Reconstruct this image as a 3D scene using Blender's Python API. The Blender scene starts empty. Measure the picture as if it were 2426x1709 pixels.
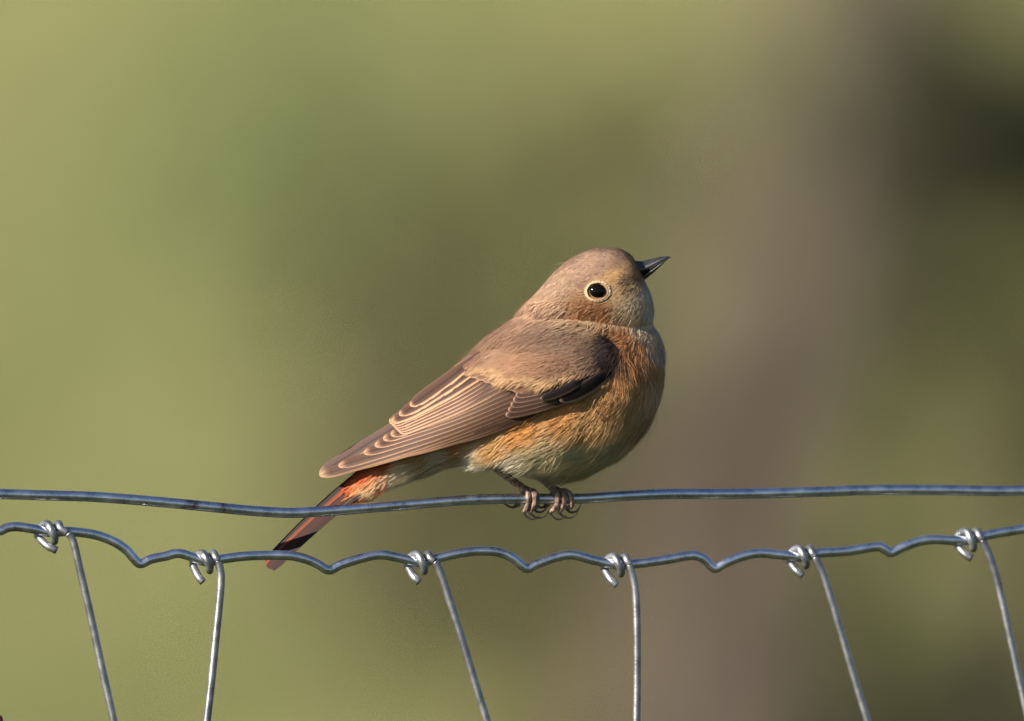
import bpy, bmesh, math, random
import numpy as np
from mathutils import Vector, Matrix
from mathutils.bvhtree import BVHTree

rng = np.random.default_rng(7)
random.seed(7)
scene = bpy.context.scene
col = scene.collection

# ------------------------------------------------------------------ camera, sky, sun, exposure
S = 0.000115                       # metres per modelling unit (bird-sized units, about 1/9 mm)
CX, CZ = 1213.0, 854.5
DIST = 4.5
GROUND = -1.12

cam_d = bpy.data.cameras.new('camera')
cam = bpy.data.objects.new('camera', cam_d); col.objects.link(cam)
cam.location = (0, -DIST, 0)
cam.rotation_euler = (math.radians(90), 0, 0)
cam_d.sensor_width = 36.0
cam_d.lens = 36.0 * DIST / (2426 * S)
cam_d.clip_start = 0.1
cam_d.clip_end = 2000
cam_d.dof.use_dof = True
cam_d.dof.focus_distance = DIST - 95 * S
cam_d.dof.aperture_fstop = cam_d.lens / 84.0
scene.camera = cam

SUN = Vector((-0.77, -0.49, 0.41)).normalized()       # towards the sun
world = bpy.data.worlds.new('World'); scene.world = world
world.use_nodes = True
wn = world.node_tree.nodes; wl = world.node_tree.links
sky = wn.new('ShaderNodeTexSky'); sky.sky_type = 'NISHITA'; sky.sun_disc = False; sky.ozone_density = 2.5; sky.dust_density = 0.4
sky.sun_elevation = math.asin(SUN.z)
sky.sun_rotation = math.atan2(SUN.x, SUN.y)
bg = wn['Background']; bg.inputs['Strength'].default_value = 0.052
wl.new(sky.outputs[0], bg.inputs['Color'])

sun_d = bpy.data.lights.new('sun', 'SUN'); sun_d.energy = 5.0; sun_d.angle = math.radians(0.5)
sun_d.color = (1.0, 0.915, 0.79)
sun = bpy.data.objects.new('sun', sun_d); col.objects.link(sun)
sun.location = SUN * 50
sun.rotation_euler = SUN.to_track_quat('Z', 'Y').to_euler()

scene.view_settings.view_transform = 'Standard'
scene.view_settings.look = 'None'
scene.view_settings.exposure = 0.95
scene.view_settings.gamma = 1.0
scene.cycles.max_bounces = 8
scene.cycles.use_denoising = True

# ------------------------------------------------------------------ helpers
def P(px, py, y=0.0):
    return np.array([(px - CX) * S, y * S, (CZ - py) * S])

def lin(c):
    c = np.asarray(c, float) / 255.0
    return np.where(c <= 0.04045, c / 12.92, ((c + 0.055) / 1.055) ** 2.4)

def catmull(pts, n, closed=False):
    pts = np.asarray(pts, float)
    m = len(pts)
    t = np.linspace(0, m - 1, n)
    i = np.clip(np.floor(t).astype(int), 0, m - 2)
    f = (t - i)[:, None]
    p1 = pts[i]; p2 = pts[i + 1]
    p0 = np.where((i > 0)[:, None], pts[np.maximum(i - 1, 0)], 2 * p1 - p2)
    p3 = np.where((i < m - 2)[:, None], pts[np.minimum(i + 2, m - 1)], 2 * p2 - p1)
    return 0.5 * ((2 * p1) + (p2 - p0) * f + (2 * p0 - 5 * p1 + 4 * p2 - p3) * f ** 2 + (-p0 + 3 * p1 - 3 * p2 + p3) * f ** 3)

def tag(o, label=None, cat=None, group=None, kind=None):
    if label: o['label'] = label
    if cat: o['category'] = cat
    if group: o['group'] = group
    if kind: o['kind'] = kind
    return o

def empty(name, loc):
    o = bpy.data.objects.new(name, None); col.objects.link(o)
    o.location = loc; o.empty_display_size = 0.01
    return o

def world_of(o):
    m = o.matrix_basis.copy()
    return world_of(o.parent) @ o.matrix_parent_inverse @ m if o.parent else m

def link(name, me, mat, parent=None, smooth=True):
    o = bpy.data.objects.new(name, me); col.objects.link(o)
    if mat and not me.materials: me.materials.append(mat)
    if parent:
        o.parent = parent
        o.matrix_parent_inverse = world_of(parent).inverted()
    if smooth and len(me.polygons):
        me.polygons.foreach_set('use_smooth', [True] * len(me.polygons))
    return o

def mesh(name, v, f, colors=None, normals=None, uv=None):
    me = bpy.data.meshes.new(name)
    me.from_pydata([tuple(map(float, p)) for p in v], [], [tuple(map(int, q)) for q in f])
    me.update()
    if colors is not None:
        a = me.color_attributes.new('Col', 'FLOAT_COLOR', 'POINT')
        c4 = np.ones((len(v), 4), np.float32); c4[:, :3] = colors
        a.data.foreach_set('color', c4.ravel())
    me.polygons.foreach_set('use_smooth', [True] * len(me.polygons))
    if normals is not None:
        me.normals_split_custom_set_from_vertices([tuple(map(float, q)) for q in normals])
    return me

def fast_mesh(name, v, tri, colors=None, normals=None):
    v = np.asarray(v, np.float32); tri = np.asarray(tri, np.int32)
    me = bpy.data.meshes.new(name)
    me.vertices.add(len(v)); me.vertices.foreach_set('co', v.ravel())
    me.loops.add(tri.size); me.loops.foreach_set('vertex_index', tri.ravel())
    me.polygons.add(len(tri)); me.polygons.foreach_set('loop_start', np.arange(0, tri.size, 3, dtype=np.int32))
    me.polygons.foreach_set('use_smooth', [True] * len(tri))
    me.update(calc_edges=True)
    if colors is not None:
        a = me.color_attributes.new('Col', 'FLOAT_COLOR', 'POINT')
        c4 = np.ones((len(v), 4), np.float32); c4[:, :3] = colors
        a.data.foreach_set('color', c4.ravel())
    if normals is not None:
        me.normals_split_custom_set_from_vertices(np.asarray(normals, np.float32).tolist())
    return me

def tube(pts, rad, seg=12, cap=True, flat=None):
    pts = np.asarray(pts, float); n = len(pts)
    rad = np.broadcast_to(np.asarray(rad, float), (n,))
    T = np.gradient(pts, axis=0); T /= np.linalg.norm(T, axis=1)[:, None] + 1e-12
    ref = np.array([0, 0, 1.0]) if abs(T[0][2]) < 0.9 else np.array([0, 1.0, 0])
    N = np.cross(T[0], ref); N /= np.linalg.norm(N)
    v = []; f = []
    for i in range(n):
        if i:
            N = N - T[i] * np.dot(N, T[i]); N /= np.linalg.norm(N) + 1e-12
        B = np.cross(T[i], N)
        a = np.linspace(0, 2 * math.pi, seg, endpoint=False)
        v.append(pts[i] + rad[i] * (np.cos(a)[:, None] * N + np.sin(a)[:, None] * B))
    v = np.concatenate(v)
    for i in range(n - 1):
        for j in range(seg):
            k = (j + 1) % seg
            f.append((i * seg + j, i * seg + k, (i + 1) * seg + k, (i + 1) * seg + j))
    if cap:
        f.append(tuple(range(seg - 1, -1, -1)))
        f.append(tuple((n - 1) * seg + j for j in range(seg)))
    return v, f

def join(parts):
    V = []; F = []; o = 0
    for v, f in parts:
        V.append(np.asarray(v)); F += [tuple(i + o for i in q) for q in f]; o += len(v)
    return np.concatenate(V), F

# ------------------------------------------------------------------ materials
def mat(name, base=(0.5, 0.5, 0.5), rough=0.6, metal=0.0, spec=0.4):
    m = bpy.data.materials.new(name); m.use_nodes = True
    b = m.node_tree.nodes['Principled BSDF']
    b.inputs['Base Color'].default_value = (*base, 1)
    b.inputs['Roughness'].default_value = rough
    b.inputs['Metallic'].default_value = metal
    b.inputs['Specular IOR Level'].default_value = spec
    return m, m.node_tree.nodes, m.node_tree.links, b

def noise_mix(nt, nl, b, c1, c2, scale, detail=4, inp='Base Color', lo=0.35, hi=0.65):
    tc = nt.new('ShaderNodeTexCoord'); n = nt.new('ShaderNodeTexNoise')
    n.inputs['Scale'].default_value = scale; n.inputs['Detail'].default_value = detail
    r = nt.new('ShaderNodeValToRGB')
    r.color_ramp.elements[0].position = lo; r.color_ramp.elements[1].position = hi
    r.color_ramp.elements[0].color = (*c1, 1); r.color_ramp.elements[1].color = (*c2, 1)
    nl.new(tc.outputs['Object'], n.inputs['Vector']); nl.new(n.outputs['Fac'], r.inputs['Fac'])
    nl.new(r.outputs['Color'], b.inputs[inp])
    return tc, n, r

def bump(nt, nl, b, src, strength, dist):
    bp = nt.new('ShaderNodeBump'); bp.inputs['Strength'].default_value = strength; bp.inputs['Distance'].default_value = dist
    nl.new(src, bp.inputs['Height']); nl.new(bp.outputs['Normal'], b.inputs['Normal'])

def attr_mat(name, rough=0.8, spec=0.15, noise=0.0, nscale=2000, sheen=0.0, transl=0.0):
    m, nt, nl, b = mat(name, rough=rough, spec=spec)
    a = nt.new('ShaderNodeAttribute'); a.attribute_name = 'Col'
    src = a.outputs['Color']
    if noise:
        tc = nt.new('ShaderNodeTexCoord'); n = nt.new('ShaderNodeTexNoise'); n.inputs['Scale'].default_value = nscale
        n.inputs['Detail'].default_value = 3
        mr = nt.new('ShaderNodeMapRange'); mr.inputs[1].default_value = 0.3; mr.inputs[2].default_value = 0.7
        mr.inputs[3].default_value = 1 - noise; mr.inputs[4].default_value = 1 + noise
        mx = nt.new('ShaderNodeVectorMath'); mx.operation = 'SCALE'
        nl.new(tc.outputs['Object'], n.inputs['Vector']); nl.new(n.outputs['Fac'], mr.inputs[0])
        nl.new(a.outputs['Color'], mx.inputs[0]); nl.new(mr.outputs[0], mx.inputs['Scale'])
        src = mx.outputs[0]
    nl.new(src, b.inputs['Base Color'])
    if sheen:
        b.inputs['Sheen Weight'].default_value = sheen
        b.inputs['Sheen Roughness'].default_value = 0.5
    if transl:
        t = nt.new('ShaderNodeBsdfTranslucent'); mx = nt.new('ShaderNodeMixShader'); mx.inputs[0].default_value = transl
        out = nt['Material Output']
        nl.new(src, t.inputs['Color']); nl.new(b.outputs[0], mx.inputs[1]); nl.new(t.outputs[0], mx.inputs[2])
        nl.new(mx.outputs[0], out.inputs['Surface'])
    return m

M_plume = attr_mat('soft_plumage', rough=0.9, spec=0.08, transl=0.12)
M_skin = attr_mat('plumage_base', rough=0.95, spec=0.05, noise=0.18, nscale=900)
M_feather = attr_mat('flight_feather', rough=0.62, spec=0.2, noise=0.12, nscale=2500)

def wire_mat(name, c1, c2, rough, metal=0.75):
    m, nt, nl, b = mat(name, rough=rough, metal=metal, spec=0.5)
    tc, n, r = noise_mix(nt, nl, b, c1, c2, 260, 5, lo=0.32, hi=0.7)
    n2 = nt.new('ShaderNodeTexNoise'); n2.inputs['Scale'].default_value = 1400; n2.inputs['Detail'].default_value = 4
    nl.new(tc.outputs['Object'], n2.inputs['Vector'])
    bump(nt, nl, b, n2.outputs['Fac'], 0.35, 0.0002)
    rr = nt.new('ShaderNodeMapRange'); rr.inputs[3].default_value = rough - 0.08; rr.inputs[4].default_value = rough + 0.12
    nl.new(n.outputs['Fac'], rr.inputs[0]); nl.new(rr.outputs[0], b.inputs['Roughness'])
    # a few spots of rust and dirt
    n3 = nt.new('ShaderNodeTexNoise'); n3.inputs['Scale'].default_value = 95; n3.inputs['Detail'].default_value = 8; n3.inputs['Roughness'].default_value = .7
    nl.new(tc.outputs['Object'], n3.inputs['Vector'])
    m3 = nt.new('ShaderNodeMapRange'); m3.inputs[1].default_value = .60; m3.inputs[2].default_value = .72
    nl.new(n3.outputs['Fac'], m3.inputs[0])
    mx = nt.new('ShaderNodeMix'); mx.data_type = 'RGBA'; mx.inputs['B'].default_value = (0.16, 0.10, 0.075, 1)
    nl.new(m3.outputs[0], mx.inputs['Factor']); nl.new(r.outputs['Color'], mx.inputs['A']); nl.new(mx.outputs['Result'], b.inputs['Base Color'])
    return m
M_wire = wire_mat('galvanised_wire', (0.58, 0.60, 0.69), (0.90, 0.91, 0.98), 0.27, 1.0)
M_stay = wire_mat('galvanised_stay', (0.20, 0.21, 0.225), (0.40, 0.41, 0.43), 0.40, 0.85)

M_eye, nt, nl, b = mat('eye_dark', (0.004, 0.003, 0.0025), 0.09, 0, 0.22)
M_bill, nt, nl, b = mat('bill_horn', (0.012, 0.011, 0.012), 0.27, 0, 1.0)
tc, n, r = noise_mix(nt, nl, b, (0.008, 0.007, 0.007), (0.03, 0.027, 0.028), 700)
bump(nt, nl, b, n.outputs['Fac'], 0.15, 0.0001)
M_leg, nt, nl, b = mat('leg_scales', (0.2, 0.13, 0.1), 0.5, 0, 0.4)
tc, n, r = noise_mix(nt, nl, b, (0.10, 0.062, 0.05), (0.33, 0.225, 0.18), 900, 3)
w = nt.new('ShaderNodeTexWave'); w.inputs['Scale'].default_value = 260; w.inputs['Distortion'].default_value = 3
nl.new(tc.outputs['Object'], w.inputs['Vector']); bump(nt, nl, b, w.outputs['Fac'], 0.5, 0.0003)
M_claw, nt, nl, b = mat('claw_horn', (0.03, 0.024, 0.022), 0.3, 0, 0.5)
noise_mix(nt, nl, b, (0.018, 0.014, 0.013), (0.05, 0.04, 0.036), 900)

# ------------------------------------------------------------------ ground, bank
def ground_h(x, y):
    t = np.clip((y - 13.0) / 22.0, 0, 1)
    h = GROUND + 5.6 * t * t * (3 - 2 * t)
    h = h + 0.9 * np.clip((y - 35) / 60, 0, 1)
    h = h + 0.34 * np.clip(x, -9, 9) * np.clip((y - 12) / 4, 0, 1)
    h = h + 0.05 * np.sin(x * 1.7 + y * 0.6) * np.clip((y - 3) / 6, 0, 1) + 0.03 * np.sin(x * 4.1 - y * 1.9) * np.clip((y - 3) / 6, 0, 1)
    return h
gx = np.concatenate([np.linspace(-400, -14, 14), np.linspace(-12, 12, 97), np.linspace(14, 400, 14)])
gy = np.concatenate([np.linspace(-60, -6, 10), np.linspace(-5, 40, 151), np.linspace(45, 500, 24)])
X, Y = np.meshgrid(gx, gy)
V = np.stack([X, Y, ground_h(X, Y)], -1).reshape(-1, 3)
nx = len(gx)
F = [(j * nx + i, j * nx + i + 1, (j + 1) * nx + i + 1, (j + 1) * nx + i) for j in range(len(gy) - 1) for i in range(nx - 1)]
M_ground, nt, nl, b = mat('meadow_soil', rough=0.95, spec=0.1)
tc, n, r = noise_mix(nt, nl, b, (0.135, 0.147, 0.056), (0.215, 0.205, 0.092), 1.3, 8)
bump(nt, nl, b, n.outputs['Fac'], 0.6, 0.05)
sx = nt.new('ShaderNodeSeparateXYZ'); nl.new(tc.outputs['Object'], sx.inputs[0])      # lush turf by the fence, drier bank beyond
mr = nt.new('ShaderNodeMapRange'); mr.inputs[1].default_value = 9.5; mr.inputs[2].default_value = 13.5
nl.new(sx.outputs['Y'], mr.inputs[0])
mx = nt.new('ShaderNodeMix'); mx.data_type = 'RGBA'; mx.inputs['A'].default_value = (0.04, 0.048, 0.022, 1)
nl.new(mr.outputs[0], mx.inputs['Factor']); nl.new(r.outputs['Color'], mx.inputs['B']); nl.new(mx.outputs['Result'], b.inputs['Base Color'])
tag(link('meadow_ground', mesh('meadow_ground', V, F), M_ground), kind='structure')

# ------------------------------------------------------------------ background vegetation
M_leaf = attr_mat('leaf', rough=0.5, spec=0.3, transl=0.3)
M_grass = attr_mat('grass_blade', rough=0.6, spec=0.2, transl=0.25)
M_bark, nt, nl, b = mat('bark', rough=0.9, spec=0.1)
tc, n, r = noise_mix(nt, nl, b, (0.055, 0.044, 0.038), (0.135, 0.107, 0.092), 9, 8)
bump(nt, nl, b, n.outputs['Fac'], 0.8, 0.02)
M_twig, nt, nl, b = mat('twig_bark', rough=0.85, spec=0.1)
noise_mix(nt, nl, b, (0.06, 0.045, 0.03), (0.14, 0.105, 0.075), 30, 5)

def vnoise(x, y, seed):
    r = np.random.default_rng(seed); s = np.zeros_like(x)
    for k in range(7):
        a = r.uniform(0, 6.28); f = r.uniform(0.5, 3.2); ph = r.uniform(0, 6.28)
        s += np.sin((x * math.cos(a) + y * math.sin(a) * 0.6) * f + ph) / (1 + 0.25 * f)
    return s / 3.0

def grass(n, x0, x1, y0, y1, h0, h1, wid, palette, seed, name, label):
    r = np.random.default_rng(seed)
    x = r.uniform(x0, x1, n); y = r.uniform(y0, y1, n); z = ground_h(x, y)
    a = r.uniform(0, 2 * math.pi, n); h = r.uniform(h0, h1, n); w = wid * r.uniform(0.6, 1.4, n)
    lean = r.uniform(0.1, 0.7, n) * h; la = r.uniform(0, 2 * math.pi, n)
    sd = np.stack([np.cos(a), np.sin(a), np.zeros(n)], -1) * w[:, None]
    ln = np.stack([np.cos(la), np.sin(la), np.zeros(n)], -1) * lean[:, None]
    p = np.stack([x, y, z - 0.02], -1); up = np.array([0, 0, 1.0])
    v0 = p - sd; v1 = p + sd; m = p + up * (h * 0.6)[:, None] + ln * 0.4
    v2 = m - sd * 0.8; v3 = m + sd * 0.8; v4 = p + up * h[:, None] + ln
    V = np.stack([v0, v1, v2, v3, v4], 1).reshape(-1, 3)
    k = np.arange(n)[:, None] * 5
    T = np.concatenate([k + [0, 1, 3], k + [0, 3, 2], k + [2, 3, 4]], 1).reshape(-1, 3)
    c1, c2, c3 = [np.array(c) for c in palette]
    q = np.clip(0.5 + 0.9 * vnoise(x, y, 3) + r.normal(0, 0.2, n), 0, 1)[:, None]
    C = c1 * (1 - q) + c2 * q
    dry = (r.random(n) < 0.2)[:, None]
    C = np.where(dry, c3, C) * r.uniform(0.8, 1.2, n)[:, None]
    o = link(name, fast_mesh(name, V, T, np.repeat(C, 5, 0)), M_grass)
    return tag(o, label, 'grass', kind='stuff')

grass(60000, -4, 4, 9, 29, 0.03, 0.11, 0.008, [(0.14, 0.17, 0.062), (0.22, 0.21, 0.092), (0.27, 0.23, 0.13)], 11, 'meadow_grass', 'rough yellow green grass covering the bank behind the fence')
grass(16000, -2.6, 2.6, -2.2, 8.5, 0.05, 0.2, 0.006, [(0.05, 0.08, 0.022), (0.08, 0.11, 0.03), (0.14, 0.13, 0.06)], 12, 'short_grass', 'short grass at the foot of the wire fence')

def leaves(n, centers, radii, size, c1, c2, seed, shell=0.55):
    r = np.random.default_rng(seed)
    centers = np.asarray(centers, float); radii = np.asarray(radii, float)
    k = r.integers(0, len(centers), n)
    d = r.normal(size=(n, 3)); d /= np.linalg.norm(d, axis=1)[:, None]
    p = centers[k] + d * radii[k] * (shell + (1.08 - shell) * r.random(n)[:, None] ** 0.7)
    a = r.normal(size=(n, 3)) + d * 0.5; a /= np.linalg.norm(a, axis=1)[:, None]
    bb = np.cross(a, r.normal(size=(n, 3))); bb /= np.linalg.norm(bb, axis=1)[:, None]
    nn = np.cross(a, bb)
    L = size * r.uniform(0.6, 1.3, n)[:, None]
    v = np.stack([p - a * L * .5, p + bb * L * .3 + nn * L * .08, p + a * L * .55, p - bb * L * .3 + nn * L * .08], 1).reshape(-1, 3)
    i = np.arange(n)[:, None] * 4
    T = np.concatenate([i + [0, 1, 2], i + [0, 2, 3]], 1).reshape(-1, 3)
    q = r.random(n)[:, None]
    C = (np.array(c1) * (1 - q) + np.array(c2) * q) * r.uniform(0.75, 1.2, n)[:, None]
    return v, T, np.repeat(C, 4, 0)

def shrub(name, x, y, rx, rz, n, c1, c2, label, seed, size=0.05, group=None):
    r = np.random.default_rng(seed)
    z0 = float(ground_h(np.array(x), np.array(y)))
    root = empty(name, (x, y, z0))
    cs = []; rs = []; stems = []
    for k in range(13):
        a = r.uniform(0, 6.28); q = r.uniform(0, 0.75) ** 0.6
        c = np.array([x + math.cos(a) * rx * q, y + math.sin(a) * rx * q, z0 + rz * r.uniform(0.25, 1.75)])
        rr = rx * r.uniform(0.28, 0.5)
        cs.append(c); rs.append([rr, rr, rr * 0.9])
        b0 = np.array([x + r.uniform(-.1, .1), y + r.uniform(-.1, .1), z0 - 0.05])
        mid = (b0 + c) / 2 + np.array([r.uniform(-.1, .1), r.uniform(-.1, .1), 0.1])
        stems.append(tube(catmull([b0, mid, c + [0, 0, rr * .5]], 8), np.linspace(0.018, 0.005, 8), 6))
    v, T, C = leaves(n, cs, rs, size, c1, c2, seed + 1)
    link('foliage', fast_mesh('foliage', v, T, C), M_leaf, root)
    link('stem', mesh('stem', *join(stems)), M_twig, root)
    return tag(root, label, 'shrub', group)

def tree(name, x, y, rad, lean, label, seed, crown_c1, crown_c2, h=4.2, ncrown=6000):
    r = np.random.default_rng(seed)
    z0 = float(ground_h(np.array(x), np.array(y)))
    root = empty(name, (x, y, z0))
    pts = [np.array([x + lean * t * h + r.normal(0, .015), y + r.normal(0, .02), z0 - 0.15 + t * h]) for t in np.linspace(0, 1, 9)]
    pc = catmull(pts, 40)
    rad_ = rad * (1.0 - 0.55 * np.linspace(0, 1, 40)) + rad * 0.5 * np.exp(-np.linspace(0, 1, 40) * 18)
    v, f = tube(pc, rad_, 20)
    ang = np.arctan2(v[:, 1] - y, v[:, 0] - x)
    v += 0.012 * np.stack([np.cos(ang), np.sin(ang), 0 * ang], -1) * np.sin(ang * 5 + v[:, 2] * 3)[:, None]
    link('trunk', mesh('trunk', v, f), M_bark, root)
    cs = []; rs = []; limbs = []
    for k in range(11):
        i = int(r.uniform(24, 39)); a = r.uniform(0, 6.28); L = r.uniform(0.7, 1.7)
        e = pc[i] + np.array([math.cos(a) * L, math.sin(a) * L, r.uniform(0.5, 1.5)])
        limbs.append(tube(catmull([pc[i], (pc[i] + e) / 2 + [0, 0, .15], e], 8), np.linspace(rad * .32, .012, 8), 8))
        cs.append(e); q = r.uniform(.45, .8); rs.append([q, q, q * .75])
    link('limb', mesh('limb', *join(limbs)), M_bark, root)
    v, T, C = leaves(ncrown, cs, rs, 0.09, crown_c1, crown_c2, seed + 3, 0.3)
    link('crown', fast_mesh('crown', v, T, C), M_leaf, root)
    return tag(root, label, 'tree')

YG1, YG2 = (0.32, 0.35, 0.11), (0.46, 0.45, 0.17)
GR1, GR2 = (0.15, 0.21, 0.08), (0.25, 0.30, 0.13)
OL1, OL2 = (0.11, 0.115, 0.05), (0.19, 0.18, 0.085)
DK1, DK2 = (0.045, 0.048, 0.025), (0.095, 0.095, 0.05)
tree('leaning_tree', 0.245, 16.5, 0.115, 0.16, 'grey brown leaning tree trunk standing on the blurred bank', 21, GR1, GR2)
shrub('leafy_shrub', -0.20, 18.4, 0.34, 0.55, 900, GR1, GR2, 'fresh green shrub on the bank, left of the leaning trunk', 31)
shrub('olive_shrub', 0.12, 17.2, 0.25, 0.6, 2000, OL1, OL2, 'dull olive shrub close beside the leaning tree trunk', 41)
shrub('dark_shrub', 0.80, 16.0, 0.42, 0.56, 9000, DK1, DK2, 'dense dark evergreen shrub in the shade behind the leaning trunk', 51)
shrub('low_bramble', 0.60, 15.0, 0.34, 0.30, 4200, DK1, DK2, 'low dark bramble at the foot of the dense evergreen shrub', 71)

# ------------------------------------------------------------------ wire fence
PSI = math.tan(math.radians(9.0))
def wy(px):                         # the fence runs slightly away from the viewer towards its right end
    return (px - 1285.0) * PSI
K = 2426 / 2295.0
def fence_pts(lst, k=K):
    return np.array([[x * k, z * k, wy(x * k)] for x, z in lst])

R_TOP = 12.5
R_LINE = 11.2
R_STAY = 9.2
PXL, PXR = -10200.0, 12800.0        # the two fence posts, in modelling units

top_px = [(0,1106),(100,1109),(200,1112),(300,1119),(400,1128),(500,1138),(575,1145),(650,1149),(720,1146),(800,1140),(900,1132),(1000,1124),(1060,1120),(1130,1118),(1200,1118),(1300,1118),(1400,1112),(1500,1108),(1600,1108),(1700,1107),(1850,1103),(1950,1100),(2100,1100),(2295,1102)]
def widen(lst):                     # carry the wire on to the posts
    l = [(x * K, z * K) for x, z in lst]
    left = [(x, l[0][1] + 9 * math.sin(x * 0.004)) for x in np.linspace(PXL, -400, 40)]
    right = [(x, l[-1][1] + 9 * math.sin(x * 0.004)) for x in np.linspace(2426 + 400, PXR, 40)]
    return left + l + right
def run3(l, n):
    c = catmull([[x, z, wy(x)] for x, z in l], n)
    return np.array([P(a, b_, c_) for a, b_, c_ in c])
top_path = run3(widen(top_px), 900)
v, f = tube(top_path, R_TOP * S, 14)
tag(link('plain_wire', mesh('plain_wire', v, f), M_wire), 'thick plain grey wire the small brown bird is perched on', 'wire')
def top_at(px):
    x = (px - CX) * S
    i = np.argmin(abs(top_path[:, 0] - x))
    return np.array([x, np.interp(x, top_path[:, 0], top_path[:, 1]), np.interp(x, top_path[:, 0], top_path[:, 2])])

net = empty('wire_netting', tuple(P(1213, 0, wy(1213)) * [1, 1, 0] + [0, 0, GROUND]))
tag(net, 'galvanised stock netting with knotted upright stays below the plain wire', 'wire netting')
crimp_px = [(0,1189),(22,1181),(44,1179),(80,1184),(118,1192),(160,1190),(215,1197),(255,1211),(285,1230),(303,1250),(318,1262),(342,1252),(375,1245),(403,1239),(435,1248),(465,1258),(500,1252),(560,1245),(640,1244),(678,1250),(710,1262),(738,1277),(765,1265),(810,1251),(852,1243),(900,1251),(945,1261),(985,1250),(1030,1240),(1075,1235),(1118,1238),(1150,1252),(1180,1274),(1205,1264),(1245,1250),(1282,1244),(1330,1256),(1385,1267),(1430,1264),(1490,1256),(1550,1246),(1578,1254),(1602,1275),(1625,1264),(1665,1248),(1705,1241),(1750,1245),(1800,1250),(1840,1241),(1900,1237),(1965,1227),(1983,1231),(2000,1240),(2022,1230),(2060,1216),(2095,1211),(2140,1213),(2180,1212),(2220,1201),(2260,1194),(2295,1189)]
def crimp_run():
    l = [(x * K, z * K) for x, z in crimp_px]
    z0 = l[0][1]; z1 = l[-1][1]
    out_l = []; x = -60.0
    while x > PXL:
        out_l += [(x, z0 - 4), (x - 90, z0 + 12), (x - 190, z0 - 8), (x - 235, z0 - 6), (x - 285, z0 + 26), (x - 330, z0 + 4), (x - 390, z0 - 5)]; x -= 450
    out_r = []; x = 2426 + 60.0
    while x < PXR:
        out_r += [(x, z1 - 4), (x + 90, z1 + 12), (x + 190, z1 - 8), (x + 235, z1 - 6), (x + 285, z1 + 26), (x + 330, z1 + 4), (x + 390, z1 - 5)]; x += 450
    return out_l[::-1] + l + out_r
line_path = run3(crimp_run(), 2600)
v, f = tube(line_path, R_LINE * S, 12)
link('line_wire', mesh('line_wire', v, f), M_wire, net)
def line_at(px):
    x = (px - CX) * S
    return np.interp(x, line_path[:, 0], line_path[:, 2])
low_z = [-0.22, -0.40, -0.57, -0.73, -0.88, -1.02]
for z in low_z:
    pts = [np.array([(x - CX) * S, wy(x) * S, z + 0.002 * math.sin(x * .01)]) for x in np.linspace(PXL, PXR, 120)]
    v, f = tube(pts, R_LINE * S, 8)
    link('line_wire', mesh('line_wire', v, f), M_wire, net)

def stay(kx, path, stub, jit, detail=True):
    """one upright stay: hook stub, two turns round the line wire, then down; units are modelling units"""
    r = np.random.default_rng(jit)
    kz = CZ - line_at(kx) / S
    R = R_LINE + R_STAY + 0.3
    pts = []
    y0 = wy(kx)
    # cut end of the hook, below and left of the knot
    sx, sz = stub
    pts.append((kx + sx, kz + sz, y0 - 14))
    pts.append((kx + sx * .4 - 17, kz + sz * 0.72, y0 - 10))
    turns = np.radians(np.array([205, 180, 150, 120, 90, 60, 30, 0, -30, -60, -90, -120, -150, -180, -210, -240, -270, -300, -330]))
    xs = np.interp(np.linspace(0, 1, len(turns)), [0, .1, .25, .45, .6, .8, 1], [-34, -31, -10, 6, 5, 9, 20])
    for a, dx in zip(turns, xs):
        pts.append((kx + dx, kz - R * math.sin(a), wy(kx + dx) - R * math.cos(a)))
    nx_, nz_ = path[0]
    join_p = (kx + 25 + (nx_ - kx - 25) * .55, (pts[-1][1] + nz_) / 2, wy(kx + 26) - R * .97)
    knot = catmull(pts + [join_p], 96)
    body = [pts[-1]] + [(x, z, wy(x) - R * 0.95) for x, z in path]
    bx, bz = path[-1]; px_, pz_ = path[-2]
    zl = CZ - (GROUND + 0.03) / S
    sl = (bx - px_) / (bz - pz_)
    for zz in np.linspace(bz, zl, 66)[1:]:
        body.append((bx + sl * 700 * (1 - math.exp(-(zz - bz) / 700)), zz, 0))
    body = [(x, z, wy(x) - R * 0.95) for x, z, _ in body]
    body[0] = join_p
    shaft = catmull(body, 300)
    W = lambda L: np.array([P(a, b_, c_) for a, b_, c_ in L])
    v, f = tube(W(shaft), R_STAY * S, 12)
    o = link('stay_wire', mesh('stay_wire', v, f), M_stay, net)
    v, f = tube(W(knot), R_STAY * S, 12)
    link('knot', mesh('knot', v, f), M_stay, o)
    return o

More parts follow.
